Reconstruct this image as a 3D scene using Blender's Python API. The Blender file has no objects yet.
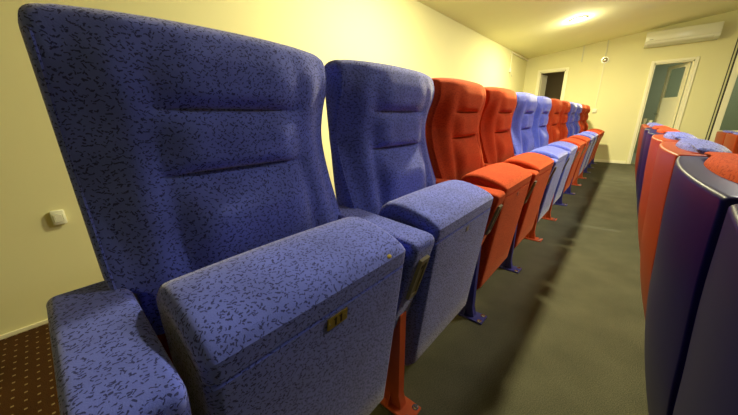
import bpy, bmesh, math, random
from mathutils import Vector, Matrix
random.seed(4)
S = bpy.context.scene
COL = S.collection
PI = math.pi

# ------------------------------------------------------------------ materials
def mat(name, color=(.8, .8, .8), rough=.6, metal=0.0, sheen=0.0, coat=0.0, bump=None, mottle=None, spec=.5):
    m = bpy.data.materials.new(name); m.use_nodes = True
    nt = m.node_tree; b = nt.nodes['Principled BSDF']
    b.inputs['Base Color'].default_value = (*color, 1)
    b.inputs['Roughness'].default_value = rough
    b.inputs['Metallic'].default_value = metal
    b.inputs['Specular IOR Level'].default_value = spec
    b.inputs['Sheen Weight'].default_value = sheen
    b.inputs['Coat Weight'].default_value = coat
    tc = nt.nodes.new('ShaderNodeTexCoord')
    if mottle:
        sc, amt = mottle
        n = nt.nodes.new('ShaderNodeTexNoise'); n.inputs['Scale'].default_value = sc; n.inputs['Detail'].default_value = 4
        nt.links.new(tc.outputs['Object'], n.inputs['Vector'])
        r = nt.nodes.new('ShaderNodeMapRange'); r.inputs[1].default_value = .3; r.inputs[2].default_value = .7
        r.inputs[3].default_value = 1 - amt; r.inputs[4].default_value = 1 + amt
        nt.links.new(n.outputs[0], r.inputs[0])
        mx = nt.nodes.new('ShaderNodeVectorMath'); mx.operation = 'SCALE'
        mx.inputs[0].default_value = color
        nt.links.new(r.outputs[0], mx.inputs['Scale'])
        nt.links.new(mx.outputs[0], b.inputs['Base Color'])
    if bump:
        sc, st = bump
        n = nt.nodes.new('ShaderNodeTexNoise'); n.inputs['Scale'].default_value = sc; n.inputs['Detail'].default_value = 3
        nt.links.new(tc.outputs['Object'], n.inputs['Vector'])
        bp = nt.nodes.new('ShaderNodeBump'); bp.inputs['Strength'].default_value = st; bp.inputs['Distance'].default_value = .004
        nt.links.new(n.outputs[0], bp.inputs['Height']); nt.links.new(bp.outputs[0], b.inputs['Normal'])
    return m

def math_node(nt, op, a, b=None, c=None):
    n = nt.nodes.new('ShaderNodeMath'); n.operation = op
    for i, v in enumerate((a, b, c)):
        if v is None: continue
        if isinstance(v, (int, float)): n.inputs[i].default_value = v
        else: nt.links.new(v, n.inputs[i])
    return n.outputs[0]

def fabric(name, base, dash, strength, sheen_col, scale=92.0):
    """upholstery scattered with short dark dashes turned every way"""
    m = bpy.data.materials.new(name); m.use_nodes = True
    nt = m.node_tree; L = nt.links; b = nt.nodes['Principled BSDF']
    tc = nt.nodes.new('ShaderNodeTexCoord')
    masks = []
    for off, sc, half in ((0.0, scale, .42), (37.3, scale * 1.22, .34)):
        mp = nt.nodes.new('ShaderNodeMapping'); mp.inputs['Location'].default_value = (off, off * .7, 0)
        mp.inputs['Scale'].default_value = (sc, sc, sc)
        wob = nt.nodes.new('ShaderNodeTexNoise'); wob.inputs['Scale'].default_value = 150
        L.new(tc.outputs['UV'], wob.inputs['Vector'])
        wv = nt.nodes.new('ShaderNodeVectorMath'); wv.operation = 'MULTIPLY_ADD'
        L.new(wob.outputs['Color'], wv.inputs[0]); wv.inputs[1].default_value = (.007, .007, 0); L.new(tc.outputs['UV'], wv.inputs[2])
        L.new(wv.outputs[0], mp.inputs['Vector'])
        v = nt.nodes.new('ShaderNodeTexVoronoi'); v.voronoi_dimensions = '2D'; v.inputs['Scale'].default_value = 1
        L.new(mp.outputs[0], v.inputs['Vector'])
        sub = nt.nodes.new('ShaderNodeVectorMath'); sub.operation = 'SUBTRACT'
        L.new(mp.outputs[0], sub.inputs[0]); L.new(v.outputs['Position'], sub.inputs[1])
        sp = nt.nodes.new('ShaderNodeSeparateColor'); L.new(v.outputs['Color'], sp.inputs[0])
        ang = math_node(nt, 'MULTIPLY_ADD', sp.outputs[0], 2.4, -1.2)
        rot = nt.nodes.new('ShaderNodeVectorRotate'); rot.rotation_type = 'Z_AXIS'
        L.new(sub.outputs[0], rot.inputs['Vector']); L.new(ang, rot.inputs['Angle'])
        xyz = nt.nodes.new('ShaderNodeSeparateXYZ'); L.new(rot.outputs[0], xyz.inputs[0])
        ax = math_node(nt, 'ABSOLUTE', xyz.outputs[0]); ay = math_node(nt, 'ABSOLUTE', xyz.outputs[1])
        lim = math_node(nt, 'MULTIPLY_ADD', sp.outputs[1], half * .7, half * .35)
        m1 = math_node(nt, 'LESS_THAN', ax, lim)
        m2 = math_node(nt, 'LESS_THAN', ay, .10)
        m3 = math_node(nt, 'LESS_THAN', sp.outputs[2], .94)
        masks.append(math_node(nt, 'MULTIPLY', math_node(nt, 'MULTIPLY', m1, m2), m3))
    mk = math_node(nt, 'MULTIPLY', math_node(nt, 'MAXIMUM', masks[0], masks[1]), strength)
    n = nt.nodes.new('ShaderNodeTexNoise'); n.inputs['Scale'].default_value = 9; n.inputs['Detail'].default_value = 5
    L.new(tc.outputs['UV'], n.inputs['Vector'])
    r = nt.nodes.new('ShaderNodeMapRange'); r.inputs[1].default_value = .3; r.inputs[2].default_value = .7
    r.inputs[3].default_value = .86; r.inputs[4].default_value = 1.14
    L.new(n.outputs[0], r.inputs[0])
    sclv = nt.nodes.new('ShaderNodeVectorMath'); sclv.operation = 'SCALE'; sclv.inputs[0].default_value = base
    L.new(r.outputs[0], sclv.inputs['Scale'])
    mx = nt.nodes.new('ShaderNodeMix'); mx.data_type = 'RGBA'
    L.new(mk, mx.inputs['Factor']); L.new(sclv.outputs[0], mx.inputs[6]); mx.inputs[7].default_value = (*dash, 1)
    L.new(mx.outputs[2], b.inputs['Base Color'])
    b.inputs['Roughness'].default_value = .92; b.inputs['Specular IOR Level'].default_value = .15
    L.new(math_node(nt, 'MULTIPLY_ADD', mk, -.40, .42), b.inputs['Sheen Weight']); b.inputs['Sheen Roughness'].default_value = .46
    b.inputs['Sheen Tint'].default_value = (*sheen_col, 1)
    n2 = nt.nodes.new('ShaderNodeTexNoise'); n2.inputs['Scale'].default_value = 420
    L.new(tc.outputs['UV'], n2.inputs['Vector'])
    bp = nt.nodes.new('ShaderNodeBump'); bp.inputs['Strength'].default_value = .25; bp.inputs['Distance'].default_value = .002
    L.new(n2.outputs[0], bp.inputs['Height']); L.new(bp.outputs[0], b.inputs['Normal'])
    return m

M = {}
M['blue_fabric'] = fabric('blue_fabric', (.088, .118, .57), (.010, .010, .045), .8, (1, .95, .86))
M['red_fabric'] = fabric('red_fabric', (.40, .040, .008), (.17, .010, .003), .6, (1, .30, .12), 80)
M['blue_plastic'] = mat('blue_plastic', (.004, .0025, .075), .34, spec=.12)
M['red_plastic'] = mat('red_plastic', (.29, .036, .007), .36, spec=.12)
M['blue_paint'] = mat('blue_paint', (.03, .03, .22), .45)
M['red_paint'] = mat('red_paint', (.50, .075, .015), .5)
M['steel'] = mat('steel', (.7, .68, .62), .25, 1)
M['brass'] = mat('brass', (.36, .26, .06), .4, .7)
M['tan_plate'] = mat('tan_plate', (.24, .21, .13), .5, .2)
M['ink'] = mat('ink', (.03, .015, .008), .6)
M['foam'] = mat('foam', (.30, .23, .04), .9)
M['dull_plate'] = mat('dull_plate', (.22, .2, .22), .6)
M['dull_red_plate'] = mat('dull_red_plate', (.36, .12, .07), .6)
M['wall'] = mat('wall_paint', (.75, .71, .39), .75, bump=(60, .05), mottle=(1.2, .02))
M['ceiling'] = mat('ceiling_paint', (.95, .93, .60), .85, mottle=(1.5, .02))
M['trim'] = mat('trim_paint', (.86, .82, .58), .45)
M['white_plastic'] = mat('white_plastic', (.80, .80, .62), .25, coat=.2)
M['grey_plastic'] = mat('grey_plastic', (.42, .41, .30), .4)
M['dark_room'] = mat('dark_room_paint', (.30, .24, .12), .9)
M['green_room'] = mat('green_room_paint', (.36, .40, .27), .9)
M['rubber'] = mat('black_rubber', (.03, .03, .02), .7)
M['louvre'] = mat('louvre_plastic', (.62, .61, .44), .5)

def carpet(name, base, amt):
    m = mat(name, base, .97, spec=.1); nt = m.node_tree; L = nt.links; b = nt.nodes['Principled BSDF']
    tc = nt.nodes.new('ShaderNodeTexCoord')
    n = nt.nodes.new('ShaderNodeTexNoise'); n.inputs['Scale'].default_value = 260; n.inputs['Detail'].default_value = 3
    n3 = nt.nodes.new('ShaderNodeTexNoise'); n3.inputs['Scale'].default_value = 5; n3.inputs['Detail'].default_value = 4
    for k in (n, n3): L.new(tc.outputs['Object'], k.inputs['Vector'])
    r = nt.nodes.new('ShaderNodeMapRange'); r.inputs[1].default_value = .3; r.inputs[2].default_value = .7
    r.inputs[3].default_value = 1 - amt; r.inputs[4].default_value = 1 + amt
    L.new(n.outputs[0], r.inputs[0])
    r2 = nt.nodes.new('ShaderNodeMapRange'); r2.inputs[1].default_value = .3; r2.inputs[2].default_value = .7
    r2.inputs[3].default_value = .85; r2.inputs[4].default_value = 1.15
    L.new(n3.outputs[0], r2.inputs[0])
    f = math_node(nt, 'MULTIPLY', r.outputs[0], r2.outputs[0])
    s = nt.nodes.new('ShaderNodeVectorMath'); s.operation = 'SCALE'; s.inputs[0].default_value = base
    L.new(f, s.inputs['Scale']); L.new(s.outputs[0], b.inputs['Base Color'])
    bp = nt.nodes.new('ShaderNodeBump'); bp.inputs['Strength'].default_value = .6; bp.inputs['Distance'].default_value = .004
    L.new(n.outputs[0], bp.inputs['Height']); L.new(bp.outputs[0], b.inputs['Normal'])
    return m, s.outputs[0]
M['grey_carpet'], _ = carpet('grey_carpet', (.088, .085, .057), .35)
M['brown_carpet'], bc = carpet('brown_carpet', (.050, .021, .006), .3)
def add_dots():
    m = M['brown_carpet']; nt = m.node_tree; L = nt.links; b = nt.nodes['Principled BSDF']
    tc = nt.nodes.new('ShaderNodeTexCoord'); sx = nt.nodes.new('ShaderNodeSeparateXYZ'); L.new(tc.outputs['Object'], sx.inputs[0])
    u = math_node(nt, 'SUBTRACT', math_node(nt, 'FRACT', math_node(nt, 'DIVIDE', sx.outputs[0], .034)), .5)
    v = math_node(nt, 'SUBTRACT', math_node(nt, 'FRACT', math_node(nt, 'DIVIDE', sx.outputs[1], .052)), .5)
    du = math_node(nt, 'LESS_THAN', math_node(nt, 'ABSOLUTE', u), .13)
    dv = math_node(nt, 'LESS_THAN', math_node(nt, 'ABSOLUTE', v), .085)
    k = math_node(nt, 'MULTIPLY', math_node(nt, 'MULTIPLY', du, dv), .8)
    mx = nt.nodes.new('ShaderNodeMix'); mx.data_type = 'RGBA'
    L.new(k, mx.inputs['Factor']); L.new(bc, mx.inputs[6]); mx.inputs[7].default_value = (.27, .20, .10, 1)
    L.new(mx.outputs[2], b.inputs['Base Color'])
add_dots()

def glass_mat():
    m = bpy.data.materials.new('window_glass'); m.use_nodes = True
    b = m.node_tree.nodes['Principled BSDF']
    b.inputs['Base Color'].default_value = (.86, .90, .82, 1)
    b.inputs['Roughness'].default_value = .03; b.inputs['Transmission Weight'].default_value = 1
    b.inputs['IOR'].default_value = 1.1
    return m
M['glass'] = glass_mat()

def emit(name, col, st):
    m = bpy.data.materials.new(name); m.use_nodes = True; nt = m.node_tree
    nt.nodes.remove(nt.nodes['Principled BSDF'])
    e = nt.nodes.new('ShaderNodeEmission'); e.inputs[0].default_value = (*col, 1); e.inputs[1].default_value = st
    nt.links.new(e.outputs[0], nt.nodes['Material Output'].inputs[0])
    return m
M['lamp'] = emit('lamp_glow', (1, .88, .5), 30)

# ------------------------------------------------------------------ mesh helpers
def box_uv(me):
    uv = me.uv_layers.new(name='UVMap')
    for p in me.polygons:
        n = p.normal; a = max(range(3), key=lambda i: abs(n[i]))
        for li in p.loop_indices:
            co = me.vertices[me.loops[li].vertex_index].co
            if a == 0: q = (co.y + 3.1, co.z)
            elif a == 1: q = (co.x, co.z)
            else: q = (co.x, co.y + 7.3)
            uv.data[li].uv = q

def obj(name, bm, mats, parent=None, sharp=40, kind=None):
    bmesh.ops.recalc_face_normals(bm, faces=bm.faces)
    me = bpy.data.meshes.new(name); bm.to_mesh(me); bm.free()
    if not isinstance(mats, (list, tuple)): mats = [mats]
    for m in mats: me.materials.append(m)
    for p in me.polygons: p.use_smooth = True
    me.set_sharp_from_angle(angle=math.radians(sharp))
    box_uv(me)
    o = bpy.data.objects.new(name, me); COL.objects.link(o)
    if parent: o.parent = parent
    if kind: o['kind'] = kind
    return o

def tag(o, label, cat, group=None):
    o['label'] = label; o['category'] = cat
    if group: o['group'] = group
    return o

def thing(name, label, cat, loc=(0, 0, 0), rz=0, group=None):
    o = bpy.data.objects.new(name, None); COL.objects.link(o); o.empty_display_size = .1
    o.location = loc; o.rotation_euler = (0, 0, rz)
    return tag(o, label, cat, group)

def add_box(bm, lo, hi, bev=0.0, seg=2, mi=0):
    r = bmesh.ops.create_cube(bm, size=1)
    vs = r['verts']
    for v in vs:
        v.co = Vector([(lo[i] + hi[i]) / 2 + v.co[i] * (hi[i] - lo[i]) for i in range(3)])
    fs = {f for v in vs for f in v.link_faces}
    for f in fs: f.material_index = mi
    if bev:
        es = {e for v in vs for e in v.link_edges}
        bmesh.ops.bevel(bm, geom=list(es), offset=bev, segments=seg, affect='EDGES', profile=.5)
    return bm

def box(lo, hi, bev=0.0, seg=2):
    return add_box(bmesh.new(), lo, hi, bev, seg)

def add_prism(bm, poly, axis, a, b, mi=0):
    """closed polygon (2D, in the two other axes in order) extruded along axis from a to b"""
    def P(q, t):
        c = list(q); c.insert(axis, t); return c
    v0 = [bm.verts.new(P(q, a)) for q in poly]; v1 = [bm.verts.new(P(q, b)) for q in poly]
    n = len(poly)
    fs = [bm.faces.new(v0), bm.faces.new(v1[::-1])]
    for i in range(n): fs.append(bm.faces.new((v0[i], v0[(i + 1) % n], v1[(i + 1) % n], v1[i])))
    for f in fs: f.material_index = mi
    return bm

def add_cyl(bm, p, q, r, seg=16, r2=None):
    p, q = Vector(p), Vector(q); d = q - p
    mt = Matrix.Translation((p + q) / 2) @ d.to_track_quat('Z', 'Y').to_matrix().to_4x4()
    bmesh.ops.create_cone(bm, cap_ends=True, segments=seg, radius1=r, radius2=r if r2 is None else r2, depth=d.length, matrix=mt)
    return bm

def rings(bm, loops, cap0=True, cap1=True):
    vs = [[bm.verts.new(p) for p in l] for l in loops]
    n = len(loops[0])
    for a, b in zip(vs, vs[1:]):
        for i in range(n): bm.faces.new((a[i], a[(i + 1) % n], b[(i + 1) % n], b[i]))
    if cap0: bm.faces.new(vs[0][::-1])
    if cap1: bm.faces.new(vs[-1])
    return bm

def interp(tab, t):
    if t <= tab[0][0]: return tab[0][1]
    for i in range(len(tab) - 1):
        (a, va), (b, vb) = tab[i], tab[i + 1]
        if t <= b:
            # Catmull-Rom through the table
            m0 = (vb - tab[i - 1][1]) / (b - tab[i - 1][0]) if i else (vb - va) / (b - a)
            m1 = (tab[i + 2][1] - va) / (tab[i + 2][0] - a) if i + 2 < len(tab) else (vb - va) / (b - a)
            h = b - a; s = (t - a) / h
            return (2*s**3-3*s*s+1)*va + (s**3-2*s*s+s)*h*m0 + (-2*s**3+3*s*s)*vb + (s**3-s*s)*h*m1
    return tab[-1][1]

def sst(a, b, x):
    t = max(0, min(1, (x - a) / (b - a))); return t * t * (3 - 2 * t)

# ------------------------------------------------------------------ the cinema chair
PITCH = .65
EDGE_FRONT = [(.58, .640), (.68, .662), (.75, .690), (.82, .716), (.90, .738), (.96, .744), (1.02, .732), (1.08, .710), (1.12, .703), (1.19, .716)]
SHELL_REAR = [(.28, .680), (.45, .735), (.60, .777), (.745, .803), (.89, .815), (1.03, .826), (1.18, .832)]
def shell_rear(z): return interp(SHELL_REAR, z)
CREASE_A, CREASE_B = 1.026, .893

def front_offset(x, z):
    ax = abs(x)
    amp = interp([(.58, .0), (.68, .022), (.78, .044), (.9, .052), (1.0, .052), (1.1, .034), (1.19, .024)], z)
    body = amp * (1 - sst(.17, .29, ax))
    # three pillows between the two creases
    c = 1 - sst(.085, .198, ax)
    if z > CREASE_A: s = (z - CREASE_A) / .15
    elif z > CREASE_B: s = (z - CREASE_B) / (CREASE_A - CREASE_B)
    else: s = (CREASE_B - z) / .27
    s = max(0, min(1, s))
    if z > CREASE_A: p = min(1, (s * 2.4)) ** .6 * (1 - .45 * s)
    elif z > CREASE_B: p = max(0, math.sin(PI * s)) ** .55
    else: p = min(1, s * 3) ** .5 * (1 - sst(.35, 1, s) * .75)
    pad = .046 * p * c - .020 * c
    under = 0.0
    if z > CREASE_A: under = .014 * math.exp(-((z - CREASE_A - .022) / .026) ** 2) * (1 - sst(.07, .165, ax))
    elif z > CREASE_B: under = .010 * math.exp(-((z - CREASE_B - .020) / .022) ** 2) * (1 - sst(.08, .18, ax))
    pad += under
    # shallow valley between middle pads and the side bolsters, deeper low down
    low = 1 - sst(.74, 1.06, z)
    valley = -.010 * (.35 + low) * math.exp(-((ax - .168) / .026) ** 2) * (1 - sst(1.08, 1.16, z)) * sst(.6, .68, z)
    bolster = .006 * math.exp(-((ax - .225) / .032) ** 2) * (1 - sst(1.06, 1.16, z)) * sst(.62, .72, z)
    return body + pad + valley + bolster

def back_loop(z, inset, zbase, kind):
    rear = kind == 'rear'                       # lower row: cushion sits inside a deep moulded shell
    hw = .262 + (.026 if rear else .037) * sst(.672, .698, zbase) - inset
    yf = interp(EDGE_FRONT, zbase) + inset; yr = shell_rear(min(zbase, 1.165)) - (.034 if rear else .016) - inset * .9
    r = max(.004, min(.022, (yr - yf) * .42))
    k = max(0, 1 - inset / .03)
    pts = []
    def top(x): return z + .010 * (1 - (x / .3) ** 2) * sst(1.08, 1.18, zbase)
    def bow(x): return (-.045 if rear else -.012) * (abs(x) / .27) ** 2.5
    NX = 54
    for i in range(NX + 1):
        x = -(hw - r) + 2 * (hw - r) * i / NX
        pts.append((x, yf - front_offset(x, zbase) * (.35 + .65 * k), top(x)))
    ye = max(yf + 2 * r + .004, yr + bow(hw - r))
    for i in range(1, 6):
        a = i / 6 * PI / 2; pts.append((hw - r + r * math.sin(a), yf + r - r * math.cos(a), top(hw)))
    for i in range(6):
        a = i / 5 * PI / 2; pts.append((hw - r + r * math.cos(a), ye - r + r * math.sin(a), top(hw)))
    for i in range(1, 16):
        x = (hw - r) - 2 * (hw - r) * i / 16; pts.append((x, max(ye, yr + bow(x)), top(x)))
    for i in range(6):
        a = i / 5 * PI / 2; pts.append((-(hw - r) - r * math.sin(a), ye - r + r * math.cos(a), top(hw)))
    for i in range(1, 6):
        a = i / 6 * PI / 2; pts.append((-(hw - r) - r * math.cos(a), yf + r - r * math.sin(a), top(hw)))
    return pts

def backrest_bm(kind):
    bm = bmesh.new(); loops = []
    z = .585; zt = 1.164 if kind == 'rear' else 1.154
    while z < zt - .002: loops.append(back_loop(z, 0, z, kind)); z += .0055
    R = .03
    for i in range(1, 9):
        a = i / 8 * PI / 2
        zz = zt + R * math.sin(a); loops.append(back_loop(zz, R * (1 - math.cos(a)), min(zz, 1.19), kind))
    return rings(bm, loops)

def piping_bm(s, kind):
    """sewn seam running down one side of the cushion"""
    bm = bmesh.new()
    if True:
        lo = []
        for i in range(40):
            z = .70 + .44 * i / 39
            x = s * (.2905 if kind == 'facing' else .2795); y = interp(EDGE_FRONT, z) + .006 - .001
            lo.append([(x + .0028 * math.cos(a), y + .0028 * math.sin(a), z) for a in [k * PI / 3 for k in range(6)]])
        rings(bm, lo)
    return bm

def shell_bm(kind):
    rear = kind == 'rear'
    bm = bmesh.new(); loops = []
    zt = 1.178 if rear else 1.13
    zs = [.30 + i * .03 for i in range(int((zt - .315) / .03))] + [zt - .009 + .009 * math.sin(PI / 2 * i / 5) for i in range(6)]
    for z in zs:
        lowk = sst(.30, .44, z)
        hw = (.245 + .063 * lowk) if rear else .245
        q = max(0, (z - (zt - .009)) / .009); ins = .009 * (1 - math.sqrt(max(0, 1 - q * q)))
        hw -= ins
        depth = (.026 + .082 * sst(.62, .80, z)) if rear else .014
        yr = shell_rear(z) - ins - (.009 if rear else 0); yf = shell_rear(z) - depth + ins
        c = .012 if rear else .005
        pts = []; bulge = .020 if rear else 0
        N = 20
        pts += [(-hw, yf, z), (-hw, (yf + yr) / 2, z)]
        for i in range(5):
            a = PI / 2 * i / 4; pts.append((-hw + c - c * math.cos(a), yr - c + c * math.sin(a), z))
        for i in range(1, N):
            x = -(hw - c) + 2 * (hw - c) * i / N; pts.append((x, yr + bulge * (1 - (x / (hw - c)) ** 2), z))
        for i in range(5):
            a = PI / 2 * i / 4; pts.append((hw - c + c * math.sin(a), yr - c + c * math.cos(a), z))
        pts += [(hw, (yf + yr) / 2, z), (hw, yf, z)]
        loops.append(pts)
    return rings(bm, loops)

def sweep_x(profile, half, bev, crown=0.0, zc=None, n_mid=13):
    """profile in (y, z) swept along x with rounded ends"""
    cy = sum(p[0] for p in profile) / len(profile); cz = sum(p[1] for p in profile) / len(profile)
    # inward normals of the closed profile
    n = len(profile); area = sum(profile[i][0] * profile[(i + 1) % n][1] - profile[(i + 1) % n][0] * profile[i][1] for i in range(n))
    sg = 1 if area > 0 else -1
    nor = []
    for i in range(n):
        a, b = profile[i - 1], profile[(i + 1) % n]
        t = Vector((b[0] - a[0], b[1] - a[1])); t.normalize()
        nor.append((-t.y * sg, t.x * sg))
    st = []
    for i in range(7):
        a = PI / 2 * i / 6; st.append((-half + bev * (1 - math.sin(a)), bev * (1 - math.cos(a))))
    st = [(-half + bev * (1 - math.cos(a)), bev * (1 - math.sin(a))) for a in [PI / 2 * i / 6 for i in range(7)]]
    mid = [(-half + bev + (2 * half - 2 * bev) * i / n_mid, 0) for i in range(1, n_mid)]
    st = st + mid + [(-x, ins) for x, ins in reversed(st)]
    loops = []
    for x, ins in st:
        lp = []
        for (y, z), (ny, nz) in zip(profile, nor):
            k = (1 - (x / half) ** 2)
            dz = crown * k if (zc is not None and z > zc) else 0
            lp.append((x, y + ny * ins, z + nz * ins + dz))
        loops.append(lp)
    bm = bmesh.new(); rings(bm, loops); return bm

def smooth_closed(pts, corner_iter=2):
    for _ in range(corner_iter):
        out = []
        for i in range(len(pts)):
            a, b = pts[i], pts[(i + 1) % len(pts)]
            out.append((a[0] * .75 + b[0] * .25, a[1] * .75 + b[1] * .25)); out.append((a[0] * .25 + b[0] * .75, a[1] * .25 + b[1] * .75))
        pts = out
    return pts

def lerp2(a, b, t): return (a[0] + (b[0] - a[0]) * t, a[1] + (b[1] - a[1]) * t)
SF0, SF1 = (.445, .105), (.372, .670)       # front face of the folded seat, bottom and top
def seat_bm():
    fr = [lerp2(SF0, SF1, t) for t in (.03, .2, .4, .6, .8, .915, .927)]
    groove = [lerp2(SF0, SF1, .934)]; groove = [(groove[0][0] + .006, groove[0][1])]
    fr2 = [lerp2(SF0, SF1, t) for t in (.941, .95, .97, .985)]
    edge = [(.3715, .676), (.3775, .684), (.386, .692)]
    topc = [(.41, .7045), (.44, .7155), (.475, .725), (.51, .731), (.545, .732), (.575, .725), (.598, .706), (.61, .68)]
    rear = [(.612, .64), (.612, .5), (.605, .35), (.588, .21), (.565, .14), (.54, .105), (.51, .092), (.47, .090)]
    prof = fr + groove + fr2 + edge + topc + rear
    return sweep_x(prof, .248, .022, crown=.005, zc=.69)

def arm_bm():
    p = [(.455, .345), (.408, .50), (.3635, .648), (.364, .666), (.373, .677), (.39, .681), (.5, .689), (.62, .697), (.725, .703), (.738, .692), (.738, .60), (.72, .5), (.69, .40), (.66, .35), (.55, .34), (.48, .34)]
    # resample straight runs so the sweep keeps its rounding
    return sweep_x(p, .056, .016, n_mid=5)

def arm_plate_bm():
    """metal number holder let into the front of the armrest: frame, recessed face and screw"""
    bm = bmesh.new()
    a, b = Vector((.4135, .478)), Vector((.3705, .622))
    d = (b - a).normalized(); nrm = Vector((-d.y, d.x))           # out of the face, toward -y
    if nrm.x > 0: nrm = -nrm
    L = (b - a).length
    def slab(x0, x1, s0, s1, h0, h1, mi):
        vs = []
        for h in (h0, h1):
            for x, s in ((x0, s0), (x1, s0), (x1, s1), (x0, s1)):
                q = a + d * s + nrm * h; vs.append(bm.verts.new((x, q.x, q.y)))
        for f in ((0, 1, 2, 3), (7, 6, 5, 4), (0, 4, 5, 1), (1, 5, 6, 2), (2, 6, 7, 3), (3, 7, 4, 0)):
            bm.faces.new([vs[i] for i in f]).material_index = mi
    slab(-.022, .022, 0, L, -.008, .006, 0)
    slab(-.022, -.014, .0, L, .006, .0095, 0); slab(.014, .022, .0, L, .006, .0095, 0)
    slab(-.014, .014, .0, .016, .006, .0095, 0); slab(-.014, .014, L - .016, L, .006, .0095, 0)
    slab(-.014, -.0115, .016, L - .016, .006, .0064, 1); slab(.0115, .014, .016, L - .016, .006, .0064, 1)
    slab(-.005, .005, L - .038, L - .026, .006, .0066, 1)
    return bm

def number_plate_bm(digits=True):
    bm = bmesh.new()
    d = (Vector(SF1) - Vector(SF0)).normalized(); nrm = Vector((-d.y, d.x))
    if nrm.x > 0: nrm = -nrm
    c = Vector(lerp2(SF0, SF1, .918)) + d * -.016
    def slab(x0, x1, s0, s1, h0, h1, mi):
        vs = []
        for h in (h0, h1):
            for x, s in ((x0, s0), (x1, s0), (x1, s1), (x0, s1)):
                q = c + d * s + nrm * h; vs.append(bm.verts.new((x, q.x, q.y)))
        for f in ((0, 1, 2, 3), (7, 6, 5, 4), (0, 4, 5, 1), (1, 5, 6, 2), (2, 6, 7, 3), (3, 7, 4, 0)):
            bm.faces.new([vs[i] for i in f]).material_index = mi
    if digits:
        slab(-.027, .027, -.014, .014, -.006, .003, 0)
        for x in (-.006, .009):                                    # the number 11
            slab(x - .0022, x + .0022, -.010, .010, .003, .0036, 1)
            slab(x - .0055, x - .0015, .006, .0085, .003, .0036, 1)
        for x in (-.022, .022): slab(x - .0016, x + .0016, -.0016, .0016, .003, .004, 2)
    else:
        slab(-.011, .011, -.010, .010, -.004, .0015, 0)
    return bm

def leg_bm():
    bm = bmesh.new()
    add_prism(bm, [(.425, .006), (.53, .006), (.505, .06), (.50, .40), (.435, .40), (.437, .06)], 0, -.016, .016)
    # flared gussets at the foot
    add_prism(bm, [(-.036, .006), (.036, .006), (.018, .055), (-.018, .055)], 1, .47, .478)
    return bm

def base_plate_bm():
    return box((-.040, .375, 0), (.040, .565, .009), .002, 1)

def bolt_bm(x, y):
    bm = bmesh.new(); add_cyl(bm, (x, y, .009), (x, y, .014), .0085, 12, .006); add_cyl(bm, (x, y, .006), (x, y, .010), .012, 16); return bm

def make_chair(name, fab, plastic, paint, kind):
    t = thing(name, '', 'seat')
    back = obj('backrest', backrest_bm(kind), M[fab], t)
    for s in (-1, 1): obj('piping', piping_bm(s, kind), M[fab], back)
    obj('back_shell', shell_bm(kind), M[plastic], t, sharp=30)
    seat = obj('seat', seat_bm(), M[fab], t)
    arm_and_leg(t, -PITCH / 2, fab, paint)
    bm = bmesh.new(); add_cyl(bm, (-.30, .555, .42), (.30, .555, .42), .014, 12)
    obj('pivot_rod', bm, M['steel'], t)
    return t

def arm_and_leg(t, x, fab, paint):
    a = obj('armrest', arm_bm(), M[fab], t); a.location.x = x
    p = obj('plate', arm_plate_bm(), [M['tan_plate'], M['ink']], a)
    p['label'] = 'brass seat row holder on the armrest front'
    l = obj('leg', leg_bm(), M[paint], t); l.location.x = x
    obj('base_plate', base_plate_bm(), M[paint], l)
    for sx in (-1, 1): obj('bolt', bolt_bm(sx * .026, .392), M['steel'], l)

def copy_tree(o, parent=None):
    c = o.copy(); COL.objects.link(c); c.parent = parent
    for ch in o.children: copy_tree(ch, c)
    return c

PROTO = {}
for kind in ('facing', 'rear'):
    PROTO['B', kind] = make_chair('cinema_seat', 'blue_fabric', 'red_plastic', 'red_paint', kind)
    PROTO['R', kind] = make_chair('cinema_seat', 'red_fabric', 'blue_plastic', 'blue_paint', kind)
used = set()
def place(col, kind, loc, label, group, rz=0):
    src = PROTO[col, kind]
    if (col, kind) in used: o = copy_tree(src)
    else: o = src; used.add((col, kind))
    o.location = loc; o.rotation_euler = (0, 0, rz); o['label'] = label; o['category'] = 'seat'; o['group'] = group
    return o

X0 = -.001
ORD = ['nearest', 'second', 'third', 'fourth', 'fifth', 'sixth', 'seventh', 'eighth', 'ninth', 'tenth', 'eleventh', 'twelfth']
our = {0: 'largest blue speckled tip-up seat nearest the camera, with a gold number plate',
       1: 'blue speckled tip-up seat between the nearest blue seat and the first red seat',
       2: 'first red tip-up seat in the long row, right after two blue seats',
       3: 'second red tip-up seat in the long row, just before the pale blue pair',
       4: 'fifth seat of the long row, blue, right behind the two big red seats',
       5: 'sixth seat of the long row, blue, in front of the second red pair',
       6: 'seventh seat of the long row, red, right after the second blue pair',
       7: 'eighth seat of the long row, red, just before the third blue pair',
       8: 'ninth seat of the long row, blue, first of the small far blue pair',
       9: 'tenth seat of the long row, blue, second of the small far blue pair',
       10: 'eleventh seat of the long row, red, next to last before the end wall',
       11: 'last red seat of the long row, at the end closest to the far wall'}
row = []
for k in range(12):
    row.append(place('BBRRBBRRBBRR'[k], 'facing', (X0 + PITCH * (k + .5), 0, 0), our[k], 'tip-up seats in the long row facing the aisle'))
def child(o, nm): return [c for c in o.children if c.name.split('.')[0] == nm][0]
# end of the row gets a closing armrest and leg
arm_and_leg(row[11], PITCH / 2, 'red_fabric', 'blue_paint')
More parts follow.
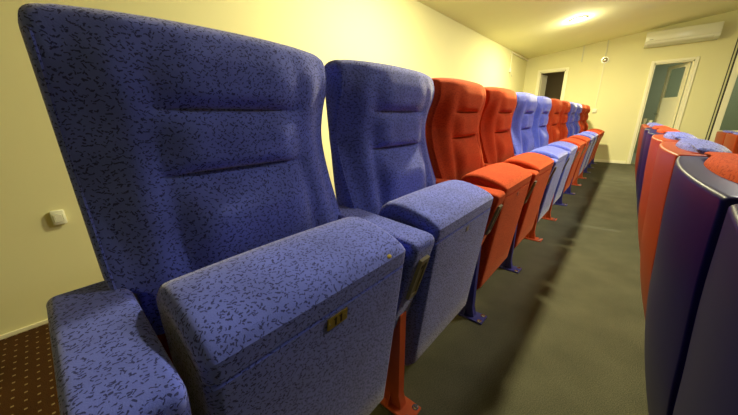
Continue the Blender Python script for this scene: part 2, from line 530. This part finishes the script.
# plates and wear on the three nearest seats
p = obj('number_plate', number_plate_bm(), [M['brass'], M['ink'], M['steel']], child(row[0], 'seat')); p['label'] = 'gold number plate under the seat edge'
bm = bmesh.new(); bmesh.ops.create_uvsphere(bm, u_segments=14, v_segments=8, radius=1)
for v in bm.verts: v.co = Vector((.172 + v.co.x * .010, .3795 + v.co.y * .005 + v.co.z * .004, .683 + v.co.z * .005))
tp = obj('torn_patch', bm, M['foam'], child(row[0], 'seat')); tp['label'] = 'small yellow worn hole in the seat edge'
obj('number_plate', number_plate_bm(False), M['dull_plate'], child(row[1], 'seat'))
obj('number_plate', number_plate_bm(False), M['dull_red_plate'], child(row[2], 'seat'))

fr = {0: 'blue-shelled seat back at the lower right edge, closest to the camera',
      1: 'blue-shelled seat with a red cushion top, second in the front row on the right',
      2: 'orange-red shelled seat right behind the two near blue ones',
      3: 'second orange-red shelled seat of the right row, before the dark blue pair',
      4: 'fifth seat of the right row, dark blue shell after the orange-red pair',
      5: 'sixth seat of the right row, second of the dark blue shelled pair',
      6: 'seventh seat of the right row, red shell, next to last before the doorway',
      7: 'last seat of the right row, red shell at the end closest to the far doorway'}
FLOOR2 = -.30
front = []
for k in range(8):
    front.append(place('RRBBRRBB'[k], 'rear', (X0 + .008 + PITCH * (k + .5), -.95, FLOOR2), fr[k], 'tip-up seats in the lower row seen from behind'))
arm_and_leg(front[7], PITCH / 2, 'blue_fabric', 'red_paint')
FLOOR3 = -.46
place('B', 'rear', (6.33, -1.90, FLOOR3), 'orange-red seat back at the right edge, behind the front row', 'seats of the third row')
place('B', 'rear', (6.98, -1.90, FLOOR3), 'orange-red seat back of the third row, the one nearer the far wall', 'seats of the third row')

# ------------------------------------------------------------------ room
YL, YR, XB, XF = 2.12, -4.6, -2.6, 8.17
STEP = -.305
def ceil_z(y): return 2.302 + .104 * (YL - y)
obj('floor', box((XB, STEP, -.45), (XF, 1.02, 0)), M['grey_carpet'], kind='structure')
obj('floor', box((XB, 1.02, -.45), (XF, YL, 0)), M['brown_carpet'], kind='structure')
obj('floor', box((XB, -1.27, -.45), (XF, STEP, FLOOR2)), M['grey_carpet'], kind='structure')
obj('floor', box((XB, YR, -.5), (XF, -1.27, FLOOR3)), M['grey_carpet'], kind='structure')
bm = bmesh.new(); add_prism(bm, [(YL + .1, ceil_z(YL + .1)), (YR - .1, ceil_z(YR - .1)), (YR - .1, ceil_z(YR - .1) + .12), (YL + .1, ceil_z(YL + .1) + .12)], 0, XB - .1, XF + .13)
obj('ceiling', bm, M['ceiling'], kind='structure')
obj('wall_left', box((XB - .1, YL, -.45), (XF + .13, YL + .1, ceil_z(YL + .1) + .01)), M['wall'], kind='structure')
obj('wall_right', box((XB - .1, YR - .1, -.45), (XF + .13, YR, ceil_z(YR))), M['wall'], kind='structure')
bm = bmesh.new(); add_prism(bm, [(YL, -.45), (YR, -.45), (YR, ceil_z(YR)), (YL, ceil_z(YL))], 0, XB - .1, XB)
obj('wall_back', bm, M['wall'], kind='structure')
# far wall with two doorways and a glazed opening
D1 = (1.29, 1.80, 1.975); D2 = (-.672, -.145, 1.925); D3 = (-2.25, -1.13, 2.30)
bm = bmesh.new(); T = .13
def seg(y0, y1, z0):
    add_prism(bm, [(y0, z0), (y1, z0), (y1, ceil_z(y1)), (y0, ceil_z(y0))], 0, XF, XF + T)
seg(D1[1], YL, -.45); seg(D1[0], D1[1], D1[2]); seg(D2[1], D1[0], -.45); seg(D2[0], D2[1], D2[2]); seg(D3[1], D2[0], -.45)
seg(D3[0], D3[1], D3[2]); seg(YR, D3[0], -.45)
obj('wall_far', bm, M['wall'], kind='structure')
obj('baseboard_left', box((XB, YL - .012, 0), (XF, YL, .022), .003, 1), M['trim'], kind='structure')
bm = bmesh.new()
add_box(bm, (XF - .012, D1[1] + .06, 0), (XF, YL - .012, .06)); add_box(bm, (XF - .012, D2[1] + .06, 0), (XF, D1[0] - .06, .06))
obj('baseboard_far', bm, M['trim'], kind='structure')

def casing(name, d, z0, w=.05, head=.045):
    y0, y1, z1 = d; bm = bmesh.new(); x0, x1 = XF - .018, XF
    add_box(bm, (x0, y1, z0), (x1, y1 + w, z1 + head), .004, 1); add_box(bm, (x0, y0 - w, z0), (x1, y0, z1 + head), .004, 1)
    add_box(bm, (x0, y0, z1), (x1, y1, z1 + head), .004, 1)
    # jamb lining inside the wall thickness
    add_box(bm, (XF, y1 - .02, z0), (XF + T, y1 - .001, z1)); add_box(bm, (XF, y0 + .001, z0), (XF + T, y0 + .02, z1)); add_box(bm, (XF, y0, z1 - .02), (XF + T, y1, z1 - .001))
    return obj(name, bm, M['trim'], kind='structure')
d1 = casing('door_1', D1, 0); d2 = casing('door_2', D2, 0)
# rooms beyond
def room(name, y0, y1, z0, depth, zt, m):
    bm = bmesh.new(); a, b = XF + T, XF + T + depth
    add_box(bm, (b, y0, z0), (b + .08, y1, zt)); add_box(bm, (a, y0 - .08, z0), (b + .08, y0, zt)); add_box(bm, (a, y1, z0), (b + .08, y1 + .08, zt))
    add_box(bm, (a, y0 - .08, zt), (b + .08, y1 + .08, zt + .08)); add_box(bm, (a, y0 - .08, z0 - .08), (b + .08, y1 + .08, z0))
    return obj(name, bm, m, kind='structure')
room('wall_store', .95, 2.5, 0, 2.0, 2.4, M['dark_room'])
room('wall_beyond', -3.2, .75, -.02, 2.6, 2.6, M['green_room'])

# open leaf of the left door
bm = box((0, -.42, .01), (.036, 0, 1.94), .003, 1)
leaf1 = thing('door_leaf', 'pale door leaf standing ajar inside the dark left doorway', 'door', (XF + T - .01, D1[1] - .025, 0), math.radians(86))
obj('panel', bm, M['trim'], leaf1)
hb = bmesh.new(); add_cyl(hb, (-.05, -.36, 1.0), (0, -.36, 1.0), .012); add_cyl(hb, (-.045, -.36, 1.0), (-.045, -.27, 1.0), .010)
obj('handle', hb, M['steel'], leaf1)
# open leaf of the right door with glass above and a solid panel below
leaf2 = thing('door_leaf', 'half-glazed door leaf standing open in the right doorway', 'door', (XF + T - .01, D2[0] + .03, 0), math.radians(27))
bm = bmesh.new(); LW, LT = .52, .036
add_box(bm, (0, 0, .01), (.05, LT, 1.90)); add_box(bm, (LW - .06, 0, .01), (LW, LT, 1.90)); add_box(bm, (.05, 0, 1.84), (LW - .06, LT, 1.90))
add_box(bm, (.05, 0, 1.26), (LW - .06, LT, 1.31)); add_box(bm, (.05, 0, .01), (LW - .06, LT, .10))
fr_ = obj('frame', bm, M['trim'], leaf2)
obj('lower_panel', box((.05, .008, .10), (LW - .06, .028, 1.26)), M['trim'], leaf2)
obj('pane', box((.05, .015, 1.31), (LW - .06, .021, 1.84)), M['glass'], leaf2)
hb = bmesh.new(); add_cyl(hb, (LW - .03, LT, 1.0), (LW - .03, LT + .045, 1.0), .011); add_cyl(hb, (LW - .03, LT + .042, 1.0), (LW - .13, LT + .042, 1.0), .009)
obj('handle', hb, M['steel'], leaf2)
t = thing('side_table', 'small pale table just inside the right doorway, behind the end of the front row', 'table', (8.50, -.25, -.02))
obj('table_top', box((-.15, -.13, .80), (.15, .13, .825), .004, 1), M['trim'], t)
for sx in (-1, 1):
    for sy in (-1, 1): obj('leg', box((sx * .13 - .015, sy * .11 - .015, 0), (sx * .13 + .015, sy * .11 + .015, .80)), M['trim'], t)
for (cx, cy, h, lb) in ((8.46, -.215, .11, 'taller white cup on the small table in the right doorway'), (8.46, -.305, .075, 'shorter white cup on the small table in the right doorway')):
    N = 20; bm = bmesh.new()
    rings(bm, [[(q * math.cos(2 * PI * i / N), q * math.sin(2 * PI * i / N), z) for i in range(N)] for q, z in ((.026, 0), (.03, .01), (.037, h), (.034, h), (.027, .014))])
    c = tag(obj('cup', bm, M['white_plastic']), lb, 'cup', 'white cups in the doorway'); c.location = (cx, cy, .805)
# glazed opening at the right edge
bm = bmesh.new(); y0, y1, z1 = D3
add_box(bm, (XF - .02, y1 - .10, FLOOR2), (XF + .06, y1 - .022, z1), .004, 1); add_box(bm, (XF - .02, y0, FLOOR2), (XF + .06, y0 + .09, z1), .004, 1)
add_box(bm, (XF - .02, y0 + .09, z1 - .09), (XF + .06, y1 - .10, z1), .004, 1); add_box(bm, (XF - .02, y0 + .09, .62), (XF + .06, y1 - .10, .70), .004, 1)
w = obj('window_1', bm, M['trim'], kind='structure')
obj('pane', box((XF + .015, y0 + .085, .69), (XF + .025, y1 - .095, z1 - .085)), M['glass'], w)
obj('lower_panel', box((XF + .0, y0 + .085, FLOOR2), (XF + .03, y1 - .095, .63)), M['trim'], w)
bm = bmesh.new(); add_box(bm, (XF - .004, y1 - .022, FLOOR2), (XF + .05, y1 - .001, z1)); add_box(bm, (XF - .008, y1 + .022, FLOOR2), (XF, y1 + .034, z1 + .2))
obj('seal', bm, M['rubber'], w)

# ------------------------------------------------------------------ fittings
ac = thing('air_conditioner', 'long white split air conditioner high on the far wall above the right doorway', 'air conditioner', (XF + .006, -.40, 2.21))
bm = bmesh.new()
prof = [(0, 0), (-.13, 0), (-.185, .03), (-.20, .07), (-.20, .225), (-.185, .245), (0, .25)]
add_prism(bm, [(x, z) for x, z in prof], 1, -.47, .47)
bmesh.ops.bevel(bm, geom=bm.edges[:], offset=.006, segments=2, affect='EDGES')
obj('casing', bm, M['white_plastic'], ac)
obj('front_panel', box((-.212, -.462, .078), (-.199, .462, .238), .005, 2), M['white_plastic'], ac)
bm = bmesh.new(); add_prism(bm, [(-.135, -.004), (-.19, .028), (-.196, .046), (-.188, .046), (-.13, .004)], 1, -.40, .43)
obj('louvre', bm, M['louvre'], ac)
obj('badge', box((-.2145, .36, .10), (-.2115, .41, .112)), M['grey_plastic'], ac)

def downlight(x, y, label, on=True):
    z = ceil_z(y); sl = -math.atan(.104)
    t = thing('ceiling_light', label, 'ceiling light', (x, y, z))
    t.rotation_euler = (sl, 0, 0)
    bm = bmesh.new()
    N = 40; lo = []
    for (r, h) in ((.115, 0), (.118, -.008), (.112, -.014), (.094, -.014), (.09, -.006), (.09, 0)):
        lo.append([(r * math.cos(2 * PI * i / N), r * math.sin(2 * PI * i / N), h) for i in range(N)])
    rings(bm, lo, False, False)
    obj('trim_ring', bm, M['white_plastic'], t)
    bm = bmesh.new(); add_cyl(bm, (0, 0, -.009), (0, 0, -.001), .091, 40)
    obj('diffuser', bm, M['lamp'], t)
    return t
WARM, COOL = (1, .92, .55), (1, .98, .88)
LAMPS = [(5.99, .90, 'round glowing ceiling light seen above the far end of the room', 76, 11, .07, WARM),
         (2.35, .90, 'round ceiling light above the red seats, just out of view', 60, 20, .22, WARM),
         (3.3, -.8, 'round ceiling light over the lower rows, out of view', 26, 27, .25, COOL)]
for x, y, lb, down, omni, drop, tint in LAMPS:
    downlight(x, y, lb)
    ld = bpy.data.lights.new('downlight_beam', 'AREA'); ld.shape = 'DISK'; ld.size = .17; ld.energy = down; ld.color = tint
    lo = bpy.data.objects.new('downlight_beam', ld); COL.objects.link(lo); lo.location = (x, y, ceil_z(y) - .02)
    ld = bpy.data.lights.new('downlight_fill', 'POINT'); ld.shadow_soft_size = .05; ld.energy = omni; ld.color = tint  # bare point light added below each fixture to brighten ceiling and walls
    lo = bpy.data.objects.new('downlight_fill', ld); COL.objects.link(lo); lo.location = (x, y, ceil_z(y) - drop)
# dim fill light added in the room beyond the right doorway, no visible source
ld = bpy.data.lights.new('next_room_fill', 'AREA'); ld.shape = 'DISK'; ld.size = .3; ld.energy = 14; ld.color = (1, 1, .86)
lo = bpy.data.objects.new('next_room_fill', ld); COL.objects.link(lo); lo.location = (9.6, -1.3, 2.55)
ld = bpy.data.lights.new('store_fill', 'AREA'); ld.shape = 'DISK'; ld.size = .3; ld.energy = 3; ld.color = (1, .9, .65)  # unseen fill added to lift the dark room behind the left doorway
lo = bpy.data.objects.new('store_fill', ld); COL.objects.link(lo); lo.location = (9.3, 1.4, 2.35)

# conduit with a round alarm beside the left doorway
t = thing('alarm_fitting', 'round silver emergency lamp on a vertical conduit between the two doorways', 'emergency light', (XF, .625, 2.08))
bm = bmesh.new(); add_cyl(bm, (0, 0, 0), (-.03, 0, 0), .06, 24); obj('back_plate', bm, M['white_plastic'], t)
bm = bmesh.new(); bmesh.ops.create_uvsphere(bm, u_segments=20, v_segments=12, radius=.048)
for v in bm.verts: v.co.x = v.co.x * .9 - .045
obj('dome', bm, M['steel'], t)
bm = bmesh.new(); add_box(bm, (-.02, .0, .055), (0, .022, ceil_z(.63) - 2.08 - .002), .003, 1); obj('conduit', bm, M['louvre'], t)
bm = bmesh.new(); add_box(bm, (-.014, -.002, -.93), (0, .012, -.055), .003, 1); obj('conduit', bm, M['trim'], t)
t = thing('light_switch', 'small white switch box at the foot of the thin wall conduit', 'switch', (XF, .632, 1.09))
obj('box', box((-.03, -.04, -.04), (0, .04, .04), .006, 2), M['white_plastic'], t)
obj('rocker', box((-.036, -.015, -.025), (-.029, .015, .025), .003, 1), M['white_plastic'], t)
tag(obj('cable_conduit', box((XF - .016, 1.022, 2.10), (XF + .004, 1.044, ceil_z(1.03) - .002), .003, 1), M['louvre']), 'short grey conduit stub under the ceiling right of the left doorway', 'conduit')
# switch and trunking high on the left wall
t = thing('wall_switch', 'small hooked switch high on the left wall near the far corner', 'switch', (6.93, YL, 1.93))
obj('box', box((-.03, -.035, -.04), (.03, 0, .04), .006, 2), M['white_plastic'], t)
bm = bmesh.new(); add_cyl(bm, (0, -.012, .04), (0, -.012, .32), .008, 10); obj('conduit', bm, M['trim'], t)
bm = bmesh.new(); add_cyl(bm, (0, -.03, -.035), (0, -.05, -.1), .007, 10); add_cyl(bm, (0, -.05, -.1), (.05, -.05, -.12), .007, 10); obj('hook', bm, M['grey_plastic'], t)
tag(obj('cable_trunking', box((6.9, YL - .025, 2.255), (XF, YL, 2.285), .003, 1), M['trim']), 'thin trunking along the top of the left wall up to the corner', 'trunking')
t = thing('wall_socket', 'small pale socket on the left wall behind the nearest seat', 'socket', (-.015, YL, .545))
obj('face_plate', box((-.026, -.022, -.038), (.026, 0, .038), .008, 2), M['white_plastic'], t)
obj('insert', box((-.016, -.025, -.02), (.016, -.021, .02), .004, 1), M['white_plastic'], t)

# ------------------------------------------------------------------ camera
cam = bpy.data.cameras.new('camera'); co = bpy.data.objects.new('camera', cam); COL.objects.link(co)
yaw, pit, rol, f = .725, .301, -.017, 285.4
fw = Vector((math.cos(yaw) * math.cos(pit), math.sin(yaw) * math.cos(pit), -math.sin(pit)))
r = fw.cross(Vector((0, 0, 1))).normalized(); u = r.cross(fw)
r2 = r * math.cos(rol) + u * math.sin(rol); u2 = -r * math.sin(rol) + u * math.cos(rol)
mw = Matrix((( r2.x, u2.x, -fw.x, 0), (r2.y, u2.y, -fw.y, 0), (r2.z, u2.z, -fw.z, 1.0), (0, 0, 0, 1)))
co.matrix_world = mw
cam.sensor_width = 36; cam.lens = f / 738 * 36; cam.clip_start = .01
S.camera = co
wd = bpy.data.worlds.new('world'); S.world = wd; wd.use_nodes = True
wd.node_tree.nodes['Background'].inputs[0].default_value = (.02, .02, .02, 1)
S.view_settings.view_transform = 'Standard'; S.view_settings.look = 'None'; S.view_settings.gamma = 1
S.view_settings.use_curve_mapping = False
S.view_settings.exposure = 0.6
S.cycles.max_bounces = 8; S.cycles.diffuse_bounces = 5
S.cycles.sample_clamp_indirect = 4
